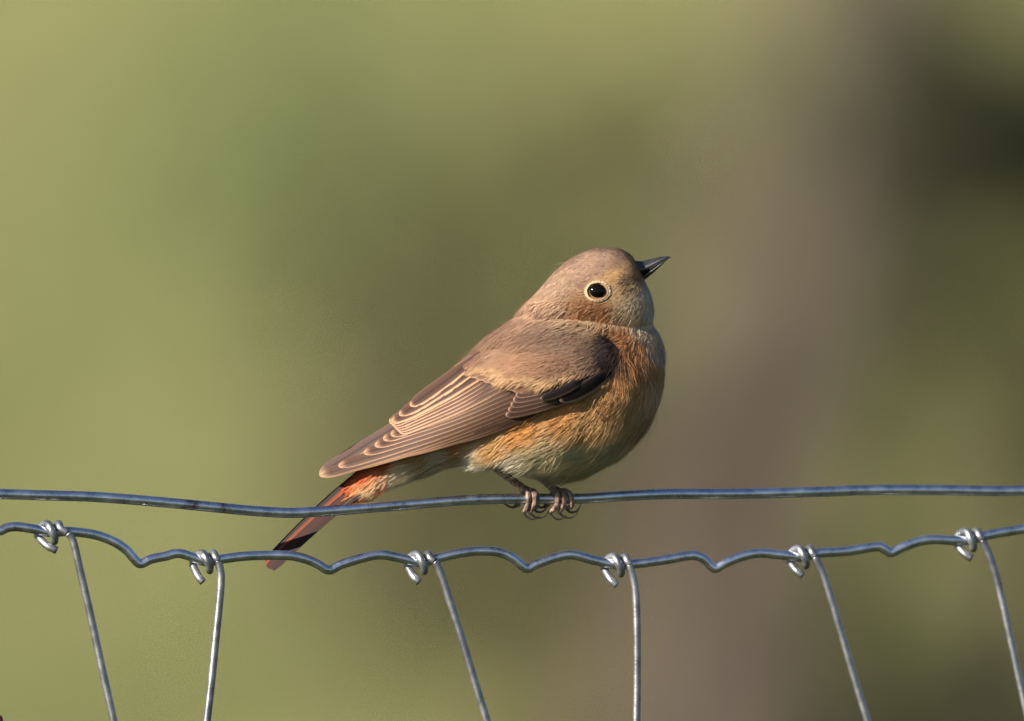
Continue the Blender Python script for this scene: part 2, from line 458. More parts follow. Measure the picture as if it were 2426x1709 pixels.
s_ = lambda L: [(x * K, z * K) for x, z in L]
stay(122*K, s_([(165,1203),(172,1222),(184,1275),(206,1370),(232,1490),(260,1617)]), (11, 42), 1)
stay(467*K, s_([(493,1262),(498,1290),(495,1340),(486,1430),(476,1530),(466,1617)]), (-10, 48), 2)
stay(946*K, s_([(978,1262),(990,1290),(1008,1345),(1038,1440),(1065,1530),(1092,1617)]), (-6, 46), 3)
stay(1387*K, s_([(1413,1275),(1421,1302),(1426,1345),(1428,1430),(1428,1530),(1427,1617)]), (-4, 48), 4)
stay(1803*K, s_([(1832,1258),(1845,1285),(1862,1335),(1890,1430),(1918,1525),(1946,1617)]), (-2, 44), 5)
stay(2180*K, s_([(2210,1222),(2223,1252),(2240,1305),(2262,1400),(2286,1510),(2310,1617)]), (2, 44), 6)
for k in range(1, 9):
    for base, sg in ((122*K, -1), (2180*K, 1)):
        kx = base + sg * 445 * k
        kz = CZ - line_at(kx) / S
        ln = 70 * math.sin(k * 2.1)
        stay(kx, [(kx + 32, kz + 12), (kx + 40, kz + 45), (kx + 44 + ln * .3, kz + 120), (kx + 44 + ln * .7, kz + 240), (kx + 44 + ln, kz + 380)], (0, 44), 100 + k)

M_post, nt, nl, b = mat('weathered_post', rough=0.9, spec=0.1)
tc, n, r = noise_mix(nt, nl, b, (0.12, 0.10, 0.08), (0.26, 0.23, 0.19), 14, 7)
bump(nt, nl, b, n.outputs['Fac'], 0.7, 0.01)
for px, lab in ((PXL, 'round weathered fence post at the wire ends near the dry red stalk'), (PXR, 'round weathered fence post at the wire ends farthest from the dry red stalk')):
    c = np.array([(px - CX) * S, wy(px) * S + 0.052, 0])
    zz = np.array([GROUND - 0.25, GROUND, -0.6, -0.1, 0.09, 0.098, 0.1])
    rr = np.array([0.052, 0.051, 0.05, 0.049, 0.048, 0.044, 0.03])
    v, f = tube(np.stack([np.full(7, c[0]), np.full(7, c[1]), zz], -1), rr, 24)
    tag(link('fence_post', mesh('fence_post', v, f), M_post), lab, 'fence post')

# dry reddish stalk whose edge shows in the lower corner
M_stalk, nt, nl, b = mat('dry_stalk', rough=0.7, spec=0.2)
noise_mix(nt, nl, b, (0.13, 0.035, 0.018), (0.26, 0.09, 0.045), 120, 5)
sx0 = -12.0
st = [(55, CZ - GROUND / S, 0), (48, 4200, 0), (30, 2100, 0), (3, 1735, 0), (-8, 1702, 0), (-22, 1662, 0), (-40, 1600, 0)]
sp = catmull([P(a, b_, -140) for a, b_, _ in st], 60)
rs_ = np.interp(np.linspace(0, 1, 60), [0, .45, .7, .85, 1], [16, 13, 11, 8, 1.0]) * S
v, f = tube(sp, rs_, 10)
lf = []
for (a0, z0, dx, dz) in ((40, 3400, 260, -120), (46, 4600, -300, -160), (50, 6000, 320, -180), (52, 7600, -280, -120)):
    p0 = P(a0, z0, -140); L = np.array([dx * S, -0.005, -dz * S])
    side = np.array([0.0, 0.006, 0.003])
    vv = []
    for t in np.linspace(0, 1, 7):
        w_ = math.sin(math.pi * min(1, t * .9 + .1)) * 1.0
        c = p0 + L * t + np.array([0, 0, -0.012 * t * t])
        vv += [c - side * w_, c + [0, 0, .0015], c + side * w_]
    ff = []
    for i in range(6):
        ff += [(i*3, i*3+1, i*3+4, i*3+3), (i*3+1, i*3+2, i*3+5, i*3+4)]
    lf.append((np.array(vv), ff))
stalk = empty('dry_dock_plant', tuple(P(55, CZ - GROUND / S, -140)))
link('stem', mesh('stem', v, f), M_stalk, stalk)
for vv, ff in lf:
    link('leaf', mesh('leaf', vv, ff), M_stalk, stalk)
tag(stalk, 'dry rust red stalk leaning beside the wire netting', 'plant')

# ------------------------------------------------------------------ the bird
bird = empty('small_bird', tuple(top_at(1285) + [0, 0, R_TOP * S]))
tag(bird, 'small grey brown songbird with orange breast and rufous tail on the wire', 'bird')

HEAD = [((1507,622),(1519,660),13),((1501,611),(1534,680),33),((1487,599),(1545,706),56),((1464,589),(1550,742),75),
        ((1427,587),(1538,772),91),((1392,594),(1494,788),101),((1355,611),(1442,787),105),((1316,643),(1385,780),104),
        ((1279,684),(1328,771),92),((1250,715),(1280,759),66),((1228,738),(1245,758),28)]
BODY = [((1440,660),(1510,720),26),((1380,675),(1548,770),48),((1312,702),(1564,808),68),((1264,724),(1571,850),106),
        ((1227,746),(1572,897),138),((1197,768),(1563,949),152),((1163,793),(1541,999),155),((1120,832),(1500,1054),152),
        ((1080,872),(1442,1096),146),((1042,915),(1380,1122),137),((1010,955),(1314,1133),124),((980,987),(1250,1118),108),
        ((955,1016),(1172,1096),88),((930,1046),(1090,1098),66),((908,1070),(1016,1118),50),((884,1094),(952,1142),38),
        ((862,1116),(902,1164),27),((842,1136),(868,1184),17),((824,1156),(840,1196),8)]
def loft(st, n, seg, ex=2.15, low=0.0):
    A = catmull([[*u, *l, h] for u, l, h in st], n)
    V = []; F = []
    th = np.linspace(0, 2 * math.pi, seg, endpoint=False)
    cc = np.sign(np.cos(th)) * abs(np.cos(th)) ** (2 / ex); ss = np.sign(np.sin(th)) * abs(np.sin(th)) ** (2 / ex)
    for ux, uy, lx, ly, h in A:
        c = np.array([(ux + lx) / 2, (uy + ly) / 2]); d = np.array([ux - lx, uy - ly]) / 2
        q = c + cc[:, None] * d
        V.append(np.stack([(q[:, 0] - CX) * S, ss * h * (1 - low * np.cos(th)) * S, (CZ - q[:, 1]) * S], -1))
    for i in range(n - 1):
        for j in range(seg):
            k = (j + 1) % seg
            F.append((i*seg+j, i*seg+k, (i+1)*seg+k, (i+1)*seg+j))
    F.append(tuple(range(seg - 1, -1, -1))); F.append(tuple((n - 1) * seg + j for j in range(seg)))
    return np.concatenate(V), F
def ball(px, py, y, rx, ry, rz, ang):
    V = []; F = []
    n, m = 14, 20
    for i in range(n + 1):
        a = math.pi * i / n
        for j in range(m):
            b_ = 2 * math.pi * j / m
            q = (rx * math.cos(a), ry * math.sin(a) * math.cos(b_), rz * math.sin(a) * math.sin(b_))
            X_ = q[0] * math.cos(ang) - q[2] * math.sin(ang); Z_ = q[0] * math.sin(ang) + q[2] * math.cos(ang)
            V.append(P(px + X_, py - Z_, y + q[1]))
    for i in range(n):
        for j in range(m):
            k = (j + 1) % m
            F.append((i*m+j, i*m+k, (i+1)*m+k, (i+1)*m+j))
    return np.array(V), F
chunks = [loft(HEAD, 70, 56, 2.3), loft(BODY, 130, 64, 2.15, 0.13)]
for s in (-1, 1):                    # feathered thighs
    chunks.append(ball(1190, 1056, s * 66, 74, 42, 42, math.radians(30)))
V, F = join(chunks)
tmp_me = mesh('tmp_body', V, F)
tmp = bpy.data.objects.new('tmp_body', tmp_me); col.objects.link(tmp)
bm = bmesh.new(); bm.from_mesh(tmp_me); bmesh.ops.recalc_face_normals(bm, faces=bm.faces); bm.to_mesh(tmp_me); bm.free()
md = tmp.modifiers.new('r', 'REMESH'); md.mode = 'VOXEL'; md.voxel_size = 4.2 * S
ms = tmp.modifiers.new('s', 'SMOOTH'); ms.iterations = 13; ms.factor = 0.5
dg = bpy.context.evaluated_depsgraph_get()
ev = tmp.evaluated_get(dg)
body_me = bpy.data.meshes.new_from_object(ev)
bpy.data.objects.remove(tmp)
nb = len(body_me.vertices)
BV = np.zeros(nb * 3); body_me.vertices.foreach_get('co', BV); BV = BV.reshape(-1, 3)
body_me.calc_loop_triangles()
BT = np.zeros(len(body_me.loop_triangles) * 3, int); body_me.loop_triangles.foreach_get('vertices', BT); BT = BT.reshape(-1, 3)
BN = np.zeros(nb * 3); body_me.vertices.foreach_get('normal', BN); BN = BN.reshape(-1, 3)
bvh = BVHTree.FromPolygons([Vector(p) for p in BV], [tuple(t) for t in BT.tolist()])
def body_y(px, py, side=-1):
    p = P(px, py)
    h = bvh.ray_cast(Vector((p[0], side * 0.3, p[2])), Vector((0, -side, 0)))
    return None if h[0] is None else h[0].y / S

# plumage colours, plus shade painted at shoulder and lores: control points over the bird (x, z in modelling units)
CP = [(1430,600,168,134,114),(1480,608,150,118,98),(1380,620,170,136,114),(1300,665,182,148,122),(1250,715,184,146,118),(1340,690,180,146,116),(1330,740,188,152,122),
 (1365,655,176,142,116),(1425,640,160,126,104),(1455,630,158,122,98),
 (1200,780,158,122,99),(1120,840,156,119,95),(1300,790,152,119,98),(1350,800,147,117,98),(1440,815,84,70,66),(1445,850,66,56,56),(1400,840,140,110,90),(1250,870,164,122,92),(1340,870,150,112,86),(1060,900,160,118,92),  # near-black shoulder points paint the shade at the base of the lesser coverts
 (1460,650,205,160,104),(1440,662,200,156,104),(1500,622,190,150,105),(1512,640,170,135,95),(1487,668,140,112,82),(1500,660,120,96,72),(1500,680,180,150,112),  # slightly dusky lores, darkened further with painted shade between bill and eye
 (1390,735,180,124,78),(1430,738,176,120,78),(1365,725,182,134,92),(1400,765,196,160,122),(1350,760,190,156,124),(1470,745,192,162,124),(1455,700,194,158,112),(1500,730,206,182,146),
 (1535,690,216,204,184),(1547,750,222,212,196),(1520,770,206,184,150),(1500,830,196,130,74),(1475,800,196,130,76),(1540,860,200,142,90),(1562,830,216,190,160),(1480,920,206,158,102),(1470,890,206,150,90),(1440,930,206,152,92),(1500,990,198,160,104),(1565,920,206,170,128),(1540,980,206,176,126),
 (1350,970,212,150,82),(1250,1010,222,154,76),(1400,1000,206,160,100),(1200,1040,222,172,106),(1450,1060,204,188,140),(1380,1080,210,196,150),(1300,1080,218,200,150),(1300,1125,222,216,186),
 (1220,1090,228,218,190),(1150,1095,230,222,204),(1060,1090,212,200,166),(1000,1075,196,160,110),(1100,1050,200,150,90),(950,1120,230,210,170),(900,1150,230,200,146),(930,1095,206,104,44),(880,1115,210,92,34),(840,1150,206,86,32),(870,1165,226,176,112),(980,1120,224,210,176)]
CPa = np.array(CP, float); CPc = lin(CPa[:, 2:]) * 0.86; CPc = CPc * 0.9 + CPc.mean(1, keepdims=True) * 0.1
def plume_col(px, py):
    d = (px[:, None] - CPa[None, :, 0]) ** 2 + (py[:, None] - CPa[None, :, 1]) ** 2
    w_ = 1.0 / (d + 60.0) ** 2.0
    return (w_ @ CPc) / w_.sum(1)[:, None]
FL = np.array([(1500,620,-1,-.5),(1470,596,-1,-.1),(1430,592,-1,.1),(1360,612,-.9,.45),(1290,680,-.75,.65),(1400,720,-1,.35),(1460,650,-1,.1),(1480,680,-.8,.5),(1545,690,-.25,1),(1545,760,-.1,1),(1500,760,-.5,.9),(1440,760,-.8,.6),(1330,745,-.95,.35),
 (1560,870,-.1,1),(1500,900,-.35,1),(1450,1000,-.6,.8),(1530,1010,-.6,.8),(1300,1000,-.9,.5),(1350,1110,-1,.3),(1200,1060,-.85,.5),(1150,1090,-.9,.45),(1000,1100,-.9,.45),(900,1150,-.8,.6),
 (1200,760,-.75,.65),(1300,780,-.85,.5),(1420,830,-.7,.7),(1250,860,-.9,.4),(1100,880,-.8,.55)], float)
def flow(px, py):
    d = (px[:, None] - FL[None, :, 0]) ** 2 + (py[:, None] - FL[None, :, 1]) ** 2
    w_ = 1.0 / (d + 300.0) ** 2
    q = (w_ @ FL[:, 2:]) / w_.sum(1)[:, None]
    return np.stack([q[:, 0], np.zeros(len(q)), -q[:, 1]], -1)

topx = lambda p: (p[:, 0] / S + CX, CZ - p[:, 2] / S)
bx_, bz_ = topx(BV)
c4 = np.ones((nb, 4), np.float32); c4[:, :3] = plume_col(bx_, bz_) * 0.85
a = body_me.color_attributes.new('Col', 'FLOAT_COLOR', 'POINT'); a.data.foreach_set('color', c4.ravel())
body_me.name = 'body'
body = link('body', body_me, M_skin, bird)

def clump_noise(p, f, seed):
    r = np.random.default_rng(seed); s = np.zeros(len(p))
    for k in range(8):
        d = r.normal(size=3); d /= np.linalg.norm(d)
        s += np.sin(p @ d * f * r.uniform(.6, 1.6) + r.uniform(0, 6.28))
    return s / 2.0

def strands(name, root, nrm, dirs, L, W, colors, parent, lift, curl=0.12, nb_=0.75, seed=0, tipc=1.12):
    """thin tapering feather barbs: root points (m), normals, flow directions, length and half width (m)"""
    r = np.random.default_rng(seed); n = len(root)
    d = dirs - nrm * (dirs * nrm).sum(1)[:, None]
    d /= np.linalg.norm(d, axis=1)[:, None] + 1e-9
    side = np.cross(nrm, d)
    # neighbouring barbs lean together into small tufts
    cl = np.clip(clump_noise(root, 1 / (16 * S), seed + 1), -1.4, 1.4)
    d = d + side * (0.13 * cl + r.normal(0, 0.09, n))[:, None]
    d /= np.linalg.norm(d, axis=1)[:, None]
    side = np.cross(nrm, d)
    L = (L * (1 + 0.15 * cl) * r.uniform(.7, 1.25, n))[:, None]; W = (W * r.uniform(.7, 1.3, n))[:, None]
    lf_ = (lift * (1 + 0.5 * np.clip(clump_noise(root, 1 / (22 * S), seed + 2), -1, 1)) + r.normal(0, .05, n))[:, None]
    lf_ = np.maximum(lf_, 0.05)
    tp_ = np.maximum(lf_ - curl, 0.035)
    p0 = root - nrm * (1.0 * S)
    p1 = p0 + d * L * .5 + nrm * L * (lf_ * .65)
    p2 = p0 + d * L + nrm * L * tp_
    V = np.stack([p0 - side * W, p0 + side * W, p1 - side * W * .85, p1 + side * W * .85, p2], 1).reshape(-1, 3)
    k = np.arange(n)[:, None] * 5
    T = np.concatenate([k + [0, 3, 1], k + [0, 2, 3], k + [2, 4, 3]], 1).reshape(-1, 3)
    jit = r.normal(1, .07, n)[:, None] * (1 + 0.05 * cl[:, None])
    C = np.clip(colors * jit, 0, .95)
    C5 = np.stack([C * .88, C * .88, C, C, np.clip(C * tipc, 0, .95)], 1).reshape(-1, 3)
    nn = nrm + side * r.normal(0, .15, n)[:, None] - d * 0.12 + r.normal(0, .08, (n, 3))
    nn /= np.linalg.norm(nn, axis=1)[:, None]
    o = link(name, fast_mesh(name, V, T, C5, np.repeat(nn, 5, 0)), M_plume, parent)
    o['kind'] = 'stuff'
    return o

def sample(Vt, Tr, Nr, n, r):
    A = Vt[Tr]
    ar = np.linalg.norm(np.cross(A[:, 1] - A[:, 0], A[:, 2] - A[:, 0]), axis=1)
    k = r.choice(len(Tr), n, p=ar / ar.sum())
    u = r.random((n, 2)); m = u.sum(1) > 1; u[m] = 1 - u[m]
    w_ = np.stack([1 - u.sum(1), u[:, 0], u[:, 1]], -1)[:, :, None]
    q = (A[k] * w_).sum(1); nn = (Nr[Tr[k]] * w_).sum(1)
    return q, nn / (np.linalg.norm(nn, axis=1)[:, None] + 1e-12)

EYE = (1414.5, 691.0)
root, nrm = sample(BV, BT, BN, 125000, rng)
x_, z_ = topx(root)
keep = ((x_ - EYE[0]) / 26) ** 2 + ((z_ - EYE[1]) / 21.6) ** 2 > 1
keep &= ~((x_ > 1508) & (z_ < 668) & (z_ - 668 < -(x_ - 1508) * .35) & (abs(root[:, 1]) < 16 * S))
root, nrm = root[keep], nrm[keep]; x_, z_ = topx(root)
headness = np.clip((790 - z_ + (x_ - 1400) * .12) / 60, 0, 1) * np.clip((x_ - 1220) / 60, 0, 1)
face = np.exp(-((x_ - 1470) ** 2 + (z_ - 660) ** 2) / 70.0 ** 2)
Ln = (34 - 16 * headness - 7 * face) * S
Ln = Ln + np.clip((z_ - 960) / 120, 0, 1) * 14 * S
lift = (0.16 - 0.07 * headness + 0.06 * np.clip((z_ - 900) / 150, 0, 1)) * np.where(nrm[:, 1] > -.05, .45, 1)
Wd = (1.15 - 0.3 * headness) * S
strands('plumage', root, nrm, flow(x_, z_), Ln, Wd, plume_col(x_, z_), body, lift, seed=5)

def tuft(name, poly, n, dirv, L, W, cols, lift, off, seed, spread=.25, sides=(-1, 1)):
    r = np.random.default_rng(seed); R_ = []; N_ = []; D_ = []; C_ = []
    poly = np.array(poly, float)
    for s in sides:
        t = r.random(n) * (len(poly) - 1); i = np.minimum(t.astype(int), len(poly) - 2); f_ = (t - i)[:, None]
        q = poly[i, :2] * (1 - f_) + poly[i + 1, :2] * f_ + r.normal(0, 1, (n, 2)) * (poly[i, 2:3] * (1 - f_) + poly[i + 1, 2:3] * f_)
        for a_, b_ in q:
            p = P(a_, b_)
            h = bvh.ray_cast(Vector((p[0], s * .3, p[2])), Vector((0, -s, 0)))
            if h[0] is None: continue
            R_.append(np.array(h[0]) + np.array(h[1]) * off * S); N_.append(np.array(h[1]))
            dd = np.array([dirv[0] + r.normal(0, spread), 0, -dirv[1] + r.normal(0, spread)]); D_.append(dd)
            C_.append(cols[r.integers(0, len(cols))])
    m = len(R_)
    return strands(name, np.array(R_), np.array(N_), np.array(D_), np.full(m, L * S), np.full(m, W * S), lin(np.array(C_)) * .8, body, np.full(m, lift), seed=seed, nb_=.6)
tuft('thigh_plumage', [(1215,1062,10),(1180,1070,10),(1165,1080,8)], 1500, (-.88,.42), 52, 1.0, [(236,226,206),(230,212,176),(232,204,150)], .10, 2, 72, .2)

def overhang(name, poly, n, dirv, L, W, lift, off, seed, spread=.15):
    o = tuft(name, poly, n, dirv, L, W, [(200, 170, 140)], lift, off, seed, spread)
    me = o.data; m = len(me.vertices); q = np.zeros(m * 3); me.vertices.foreach_get('co', q); q = q.reshape(-1, 5, 3)[:, 0]
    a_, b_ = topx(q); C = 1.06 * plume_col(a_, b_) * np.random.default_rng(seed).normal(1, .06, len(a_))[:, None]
    c4 = np.ones((m, 4), np.float32); c4[:, :3] = np.repeat(C, 5, 0)
    me.color_attributes['Col'].data.foreach_set('color', c4.ravel())
rl, nl_ = sample(BV, BT, BN, 5200, rng)
xl, zl_ = topx(rl)
kk = (((xl - EYE[0]) / 40) ** 2 + ((zl_ - EYE[1]) / 36) ** 2 > 1) & ~((xl > 1480) & (zl_ < 690)) & ((zl_ > 780) | (rng.random(len(xl)) < .35))
rl, nl_ = rl[kk], nl_[kk]; xl, zl_ = topx(rl)
strands('loose_barbs', rl, nl_, flow(xl, zl_), (30 + 14 * np.clip((zl_ - 800) / 200, 0, 1)) * S, np.full(len(xl), .62 * S), np.clip(plume_col(xl, zl_) * 1.08, 0, .9), body, np.full(len(xl), .34), curl=.05, seed=81)
overhang('flank_plumage', [(1380,985,14),(1300,1005,16),(1230,1025,16),(1185,1050,14)], 2300, (-.86,.5), 54, 1.0, .07, 1, 71, .13)
overhang('breast_plumage', [(1468,850,7),(1474,880,8),(1478,900,9)], 800, (-.05,1), 46, .9, .13, 4, 73, .14)
overhang('belly_plumage', [(1440,960,22),(1380,1040,22),(1320,1070,20),(1260,1080,16)], 1300, (-.72,.62), 42, .9, .13, 1, 74, .18)
overhang('nape_plumage', [(1262,716,6),(1300,735,6),(1340,746,6),(1390,756,6)], 1700, (-.8,.55), 34, 1.0, .20, 2, 77)
overhang('cheek_plumage', [(1390,756,6),(1430,760,6),(1470,764,6),(1505,766,6)], 1300, (-.45,.85), 30, 1.0, .20, 2, 78)

# ---- wings
WS = [((1440,772),(1492,858),-50,-108,-100),((1400,770),(1466,880),-62,-136,-136),((1330,762),(1420,908),-76,-160,-162),((1230,764),(1330,955),-76,-165,-170),
      ((1150,812),(1220,990),-42,-150,-164),((1075,860),(1130,1018),-20,-124,-148),((1000,925),(1050,1042),-8,-96,-126),
      ((925,993),(985,1062),-4,-66,-100),((870,1040),(905,1085),-8,-46,-70),((800,1090),(830,1110),-12,-32,-44),((742,1122),(762,1136),-12,-20,-27)]
WA = catmull([[*u, *l, a_, b_, c_] for u, l, a_, b_, c_ in WS], 260)
vv = np.linspace(-0.22, 1.25, 56)
EG = []
for ux, uy, lx, ly, a_, b_, c_ in WA:
    yq = a_ * (1 - vv) * (1 - 2 * vv) + 4 * b_ * vv * (1 - vv) + c_ * vv * (2 * vv - 1)
    EG.append(np.stack([ux + (lx - ux) * vv, uy + (ly - uy) * vv, yq], -1))
EG = np.array(EG)
EGf = EG.reshape(-1, 3)
def env(q):
    q = np.atleast_2d(q); out = np.empty(len(q))
    for i in range(0, len(q), 200):
        d = (q[i:i+200, None, 0] - EGf[None, :, 0]) ** 2 + (q[i:i+200, None, 1] - EGf[None, :, 1]) ** 2
        k = np.argpartition(d, 6, axis=1)[:, :6]
        dk = np.take_along_axis(d, k, 1)
        w_ = 1 / (dk + 1.0)
        out[i:i+200] = (w_ * EGf[k, 2]).sum(1) / w_.sum(1)
    return out

US = np.array([-1, -.86, -.6, -.3, -.07, .07, .3, .58, .70, .80, .92, 1.0])
def feather_mesh(name, base, tip, bend, wid, off, dark, pale, mirror, edge=1.0, tipw=.22, basew=.55, camber=1.1, rows=26, tipfringe=.05, dome=0.0):
    base = np.array(base, float); tip = np.array(tip, float)
    ax = tip - base; Ln_ = np.linalg.norm(ax); ax /= Ln_
    pp = np.array([-ax[1], ax[0]])
    if pp[1] < 0: pp = -pp                                    # towards the lower, outer edge
    sv = np.concatenate([np.linspace(0, 1 - tipw, rows - 10), 1 - tipw + tipw * np.sin(np.linspace(0.1, 1, 10) * math.pi / 2)])
    sv[-1] = 0.9995
    c = base + ax * (sv * Ln_)[:, None] + pp * (bend * 4 * sv * (1 - sv))[:, None]
    wv = wid / 2 * (basew + (1 - basew) * np.minimum(1, sv / .45))
    e = np.clip((sv - (1 - tipw)) / tipw, 0, 1); wv = wv * np.sqrt(np.maximum(1 - e ** 2.2, 0.004))
    q = c[:, None, :] + pp * (US[None, :, None] * wv[:, None, None])
    qf = q.reshape(-1, 2)
    y = env(qf).reshape(len(sv), -1)
    y = y - off * np.clip(.15 + sv / .4, 0, 1)[:, None] - camber * (1 - US[None, :] ** 2) - dome * np.sin(math.pi * sv)[:, None]
    y = y + 1.2 * (abs(US[None, :]) > .9)
    if mirror: y = -y
    V = np.stack([(q[..., 0] - CX) * S, y * S, (CZ - q[..., 1]) * S], -1).reshape(-1, 3)
    m = len(US)
    F = [(i*m+j, i*m+j+1, (i+1)*m+j+1, (i+1)*m+j) for i in range(len(sv)-1) for j in range(m-1)]
    if mirror: F = [g[::-1] for g in F]
    fr = np.clip((US - .58) / .2, 0, 1) + .15 * np.clip((-US - .78) / .15, 0, 1)
    fr = np.clip(fr, 0, 1) * edge
    FR = np.maximum(np.repeat(fr[None], len(sv), 0), np.clip((sv - (1 - tipfringe)) / tipfringe * 1.3, 0, 1)[:, None] * min(1, edge * 1.1))
    FR *= (0.95 + .05 * np.sin(sv * 9 + off))[:, None]
    d_ = lin(dark) * .8; p_ = lin(pale) * .8
    C = d_ * (1 - FR[..., None]) + p_ * FR[..., None]
    sh = np.where((abs(US) < .1), .62, 1.0)[None, :, None]
    C = C * sh
    return mesh(name, V, F, C.reshape(-1, 3))

DKB = (112, 80, 64); BUF = (214, 172, 136)
feathers = []
# primaries: base, tip, width
P_t = [(945,1022),(926,1031),(908,1041),(888,1056),(862,1074),(802,1105),(757,1127),(786,1118),(898,1085),(978,1060)]
P_b = [(1205,912),(1212,922),(1219,931),(1226,939),(1233,947),(1240,955),(1247,963),(1254,970),(1261,976),(1266,981)]
for i, (b0, t0) in enumerate(zip(P_b, P_t)):
    feathers.append(('primary_feather', b0, t0, 3 + i * .6, 27, 3.0 + (9 - i) * 1.3, (88, 63, 50), (184, 144, 114), dict(edge=.95, tipw=.10, tipfringe=.045)))
feathers.append(('primary_feather', (1120,905), (757,1124), -3, 30, 1.0, (96, 76, 70), (176, 146, 126), dict(edge=.6, tipw=.10, tipfringe=.05)))
# secondaries
for i in range(6):
    t0 = (923 + i * 4.5, 1001 + i * 4.4); b0 = (1172 + i * 6, 872 + i * 8)
    feathers.append(('secondary_feather', b0, t0, 4, 27, 24 - i * 1.4, (96, 69, 55), (196, 156, 124), dict(edge=.95, tipw=.09, tipfringe=.03)))
# tertials
for i, (b0, t0, w_) in enumerate([((1140,838),(972,962),32),((1155,852),(946,984),34),((1170,868),(928,999),36)]):
    feathers.append(('tertial_feather', b0, t0, 2, w_, 31 - i * 2.2, (84, 61, 51), (196, 154, 122), dict(edge=1.0, tipw=.25, tipfringe=.05)))
# greater coverts, running forward along the pale wing bar
for i in range(9):
    q = i / 8
    b0 = (1150 + 170 * q, 846 + 48 * q); t0 = (1092 + 138 * q, 884 + 46 * q)
    feathers.append(('covert_feather', b0, t0, 2, 30, 25 - i * 1.2, (112, 82, 64), (176, 134, 102), dict(edge=.7, tipw=.3, tipfringe=.10, basew=.8)))
# primary coverts
for i in range(5):
    b0 = (1318 + i * 6, 916 + i * 8); t0 = (1222 - i * 6, 936 + i * 12)
    feathers.append(('primary_covert', b0, t0, 1, 24, 15 - i * 1.6, (84, 62, 54), (190, 152, 124), dict(edge=.8, tipw=.22, tipfringe=.05, basew=.7)))
# alula
feathers.append(('alula_feather', (1450,874), (1326,950), 7, 36, 12, (22, 17, 17), (190, 160, 132), dict(edge=.6, tipw=.35, tipfringe=.05, basew=.6)))
feathers.append(('alula_feather', (1400,886), (1280,946), 5, 24, 16, (34, 27, 25), (170, 138, 112), dict(edge=.5, tipw=.3, tipfringe=.05, basew=.6)))

nu, nv = EG.shape[:2]
j0 = int(np.argmin(abs(vv - 0.0)));
for s in (-1, 1):
    # the covert shield of the wing
    i1 = int(nu * .72)
    jj = np.arange(int(np.argmin(abs(vv - .10))), int(np.argmin(abs(vv - .95))) + 1)
    G = EG[:i1][:, jj].copy()
    # tuck the rim down into the body
    ee = np.minimum(np.minimum(np.arange(len(jj)), np.arange(len(jj))[::-1])[None, :] / 5.0, np.arange(i1)[:, None] / 18.0)
    G[..., 2] += 2 + np.clip(1 - ee, 0, 1) ** 2 * 26
    V = np.stack([(G[..., 0] - CX) * S, (G[..., 2] if s < 0 else -G[..., 2]) * S, (CZ - G[..., 1]) * S], -1).reshape(-1, 3)
    m = len(jj)
    F = [(i*m+j, i*m+j+1, (i+1)*m+j+1, (i+1)*m+j) for i in range(i1-1) for j in range(m-1)]
    if s < 0: F = [g[::-1] for g in F]
    gx_, gz_ = G[..., 0].ravel(), G[..., 1].ravel()
    Cc = plume_col(gx_, gz_) * .8
    low = gz_ > np.interp(gx_, [900,1110,1218,1300,1346,1443,1500], [830,873,908,912,896,872,872])
    Cc = np.where(low[:, None], lin((70, 52, 44)) * .8, Cc)
    wing_me = mesh('wing', V, F, Cc)
    wing = link('wing', wing_me, M_skin, bird)
    sm = wing.modifiers.new('thickness', 'SOLIDIFY'); sm.thickness = 3 * S; sm.offset = -1
    for nm, b0, t0, bend, wd, off, dk, pl, kw in feathers:
        fo = link(nm, feather_mesh(nm, b0, t0, bend, wd, off, dk, pl, s > 0, **kw), M_feather, wing)
    # small soft coverts over the shoulder
    Nn = np.zeros(len(wing_me.vertices) * 3); wing_me.vertices.foreach_get('normal', Nn); Nn = Nn.reshape(-1, 3)
    if (Nn[:, 1] * s).mean() < 0: Nn = -Nn
    Tq = np.array([t for g in F for t in ((g[0], g[1], g[2]), (g[0], g[2], g[3]))])
    ctr = V[Tq].mean(1); cx_, cz_ = topx(ctr)
    ok = cz_ < np.interp(cx_, [900,1060,1110,1218,1300,1346,1443,1500], [820,850,868,904,906,890,868,860])
    rt, nr = sample(V, Tq[ok], Nn, 24000 if s < 0 else 10000, rng)
    rx_, rz_ = topx(rt)
    edge_d = np.interp(rx_, [1060,1110,1218,1300,1346,1443,1500], [850,868,904,906,890,868,860]) - rz_
    cc_ = plume_col(rx_, rz_)
    bar = np.clip(1 - edge_d / 16, 0, 1)[:, None] * ((rx_ > 1100) & (rx_ < 1370))[:, None]
    cc_ = cc_ * (1 - bar * .8) + lin((214, 174, 130)) * .8 * bar * .8
    offs = np.interp(rx_, [1000,1110,1180,1320,1420], [2, 8, 27, 20, 6]) * np.clip(1 - edge_d / 70, 0, 1) ** .7
    rt = rt + nr * (offs * S)[:, None]
    strands('soft_coverts', rt, nr, flow(rx_, rz_), np.full(len(rt), 34 * S), np.full(len(rt), 1.1 * S), cc_, wing, np.full(len(rt), .10), seed=90 + s)

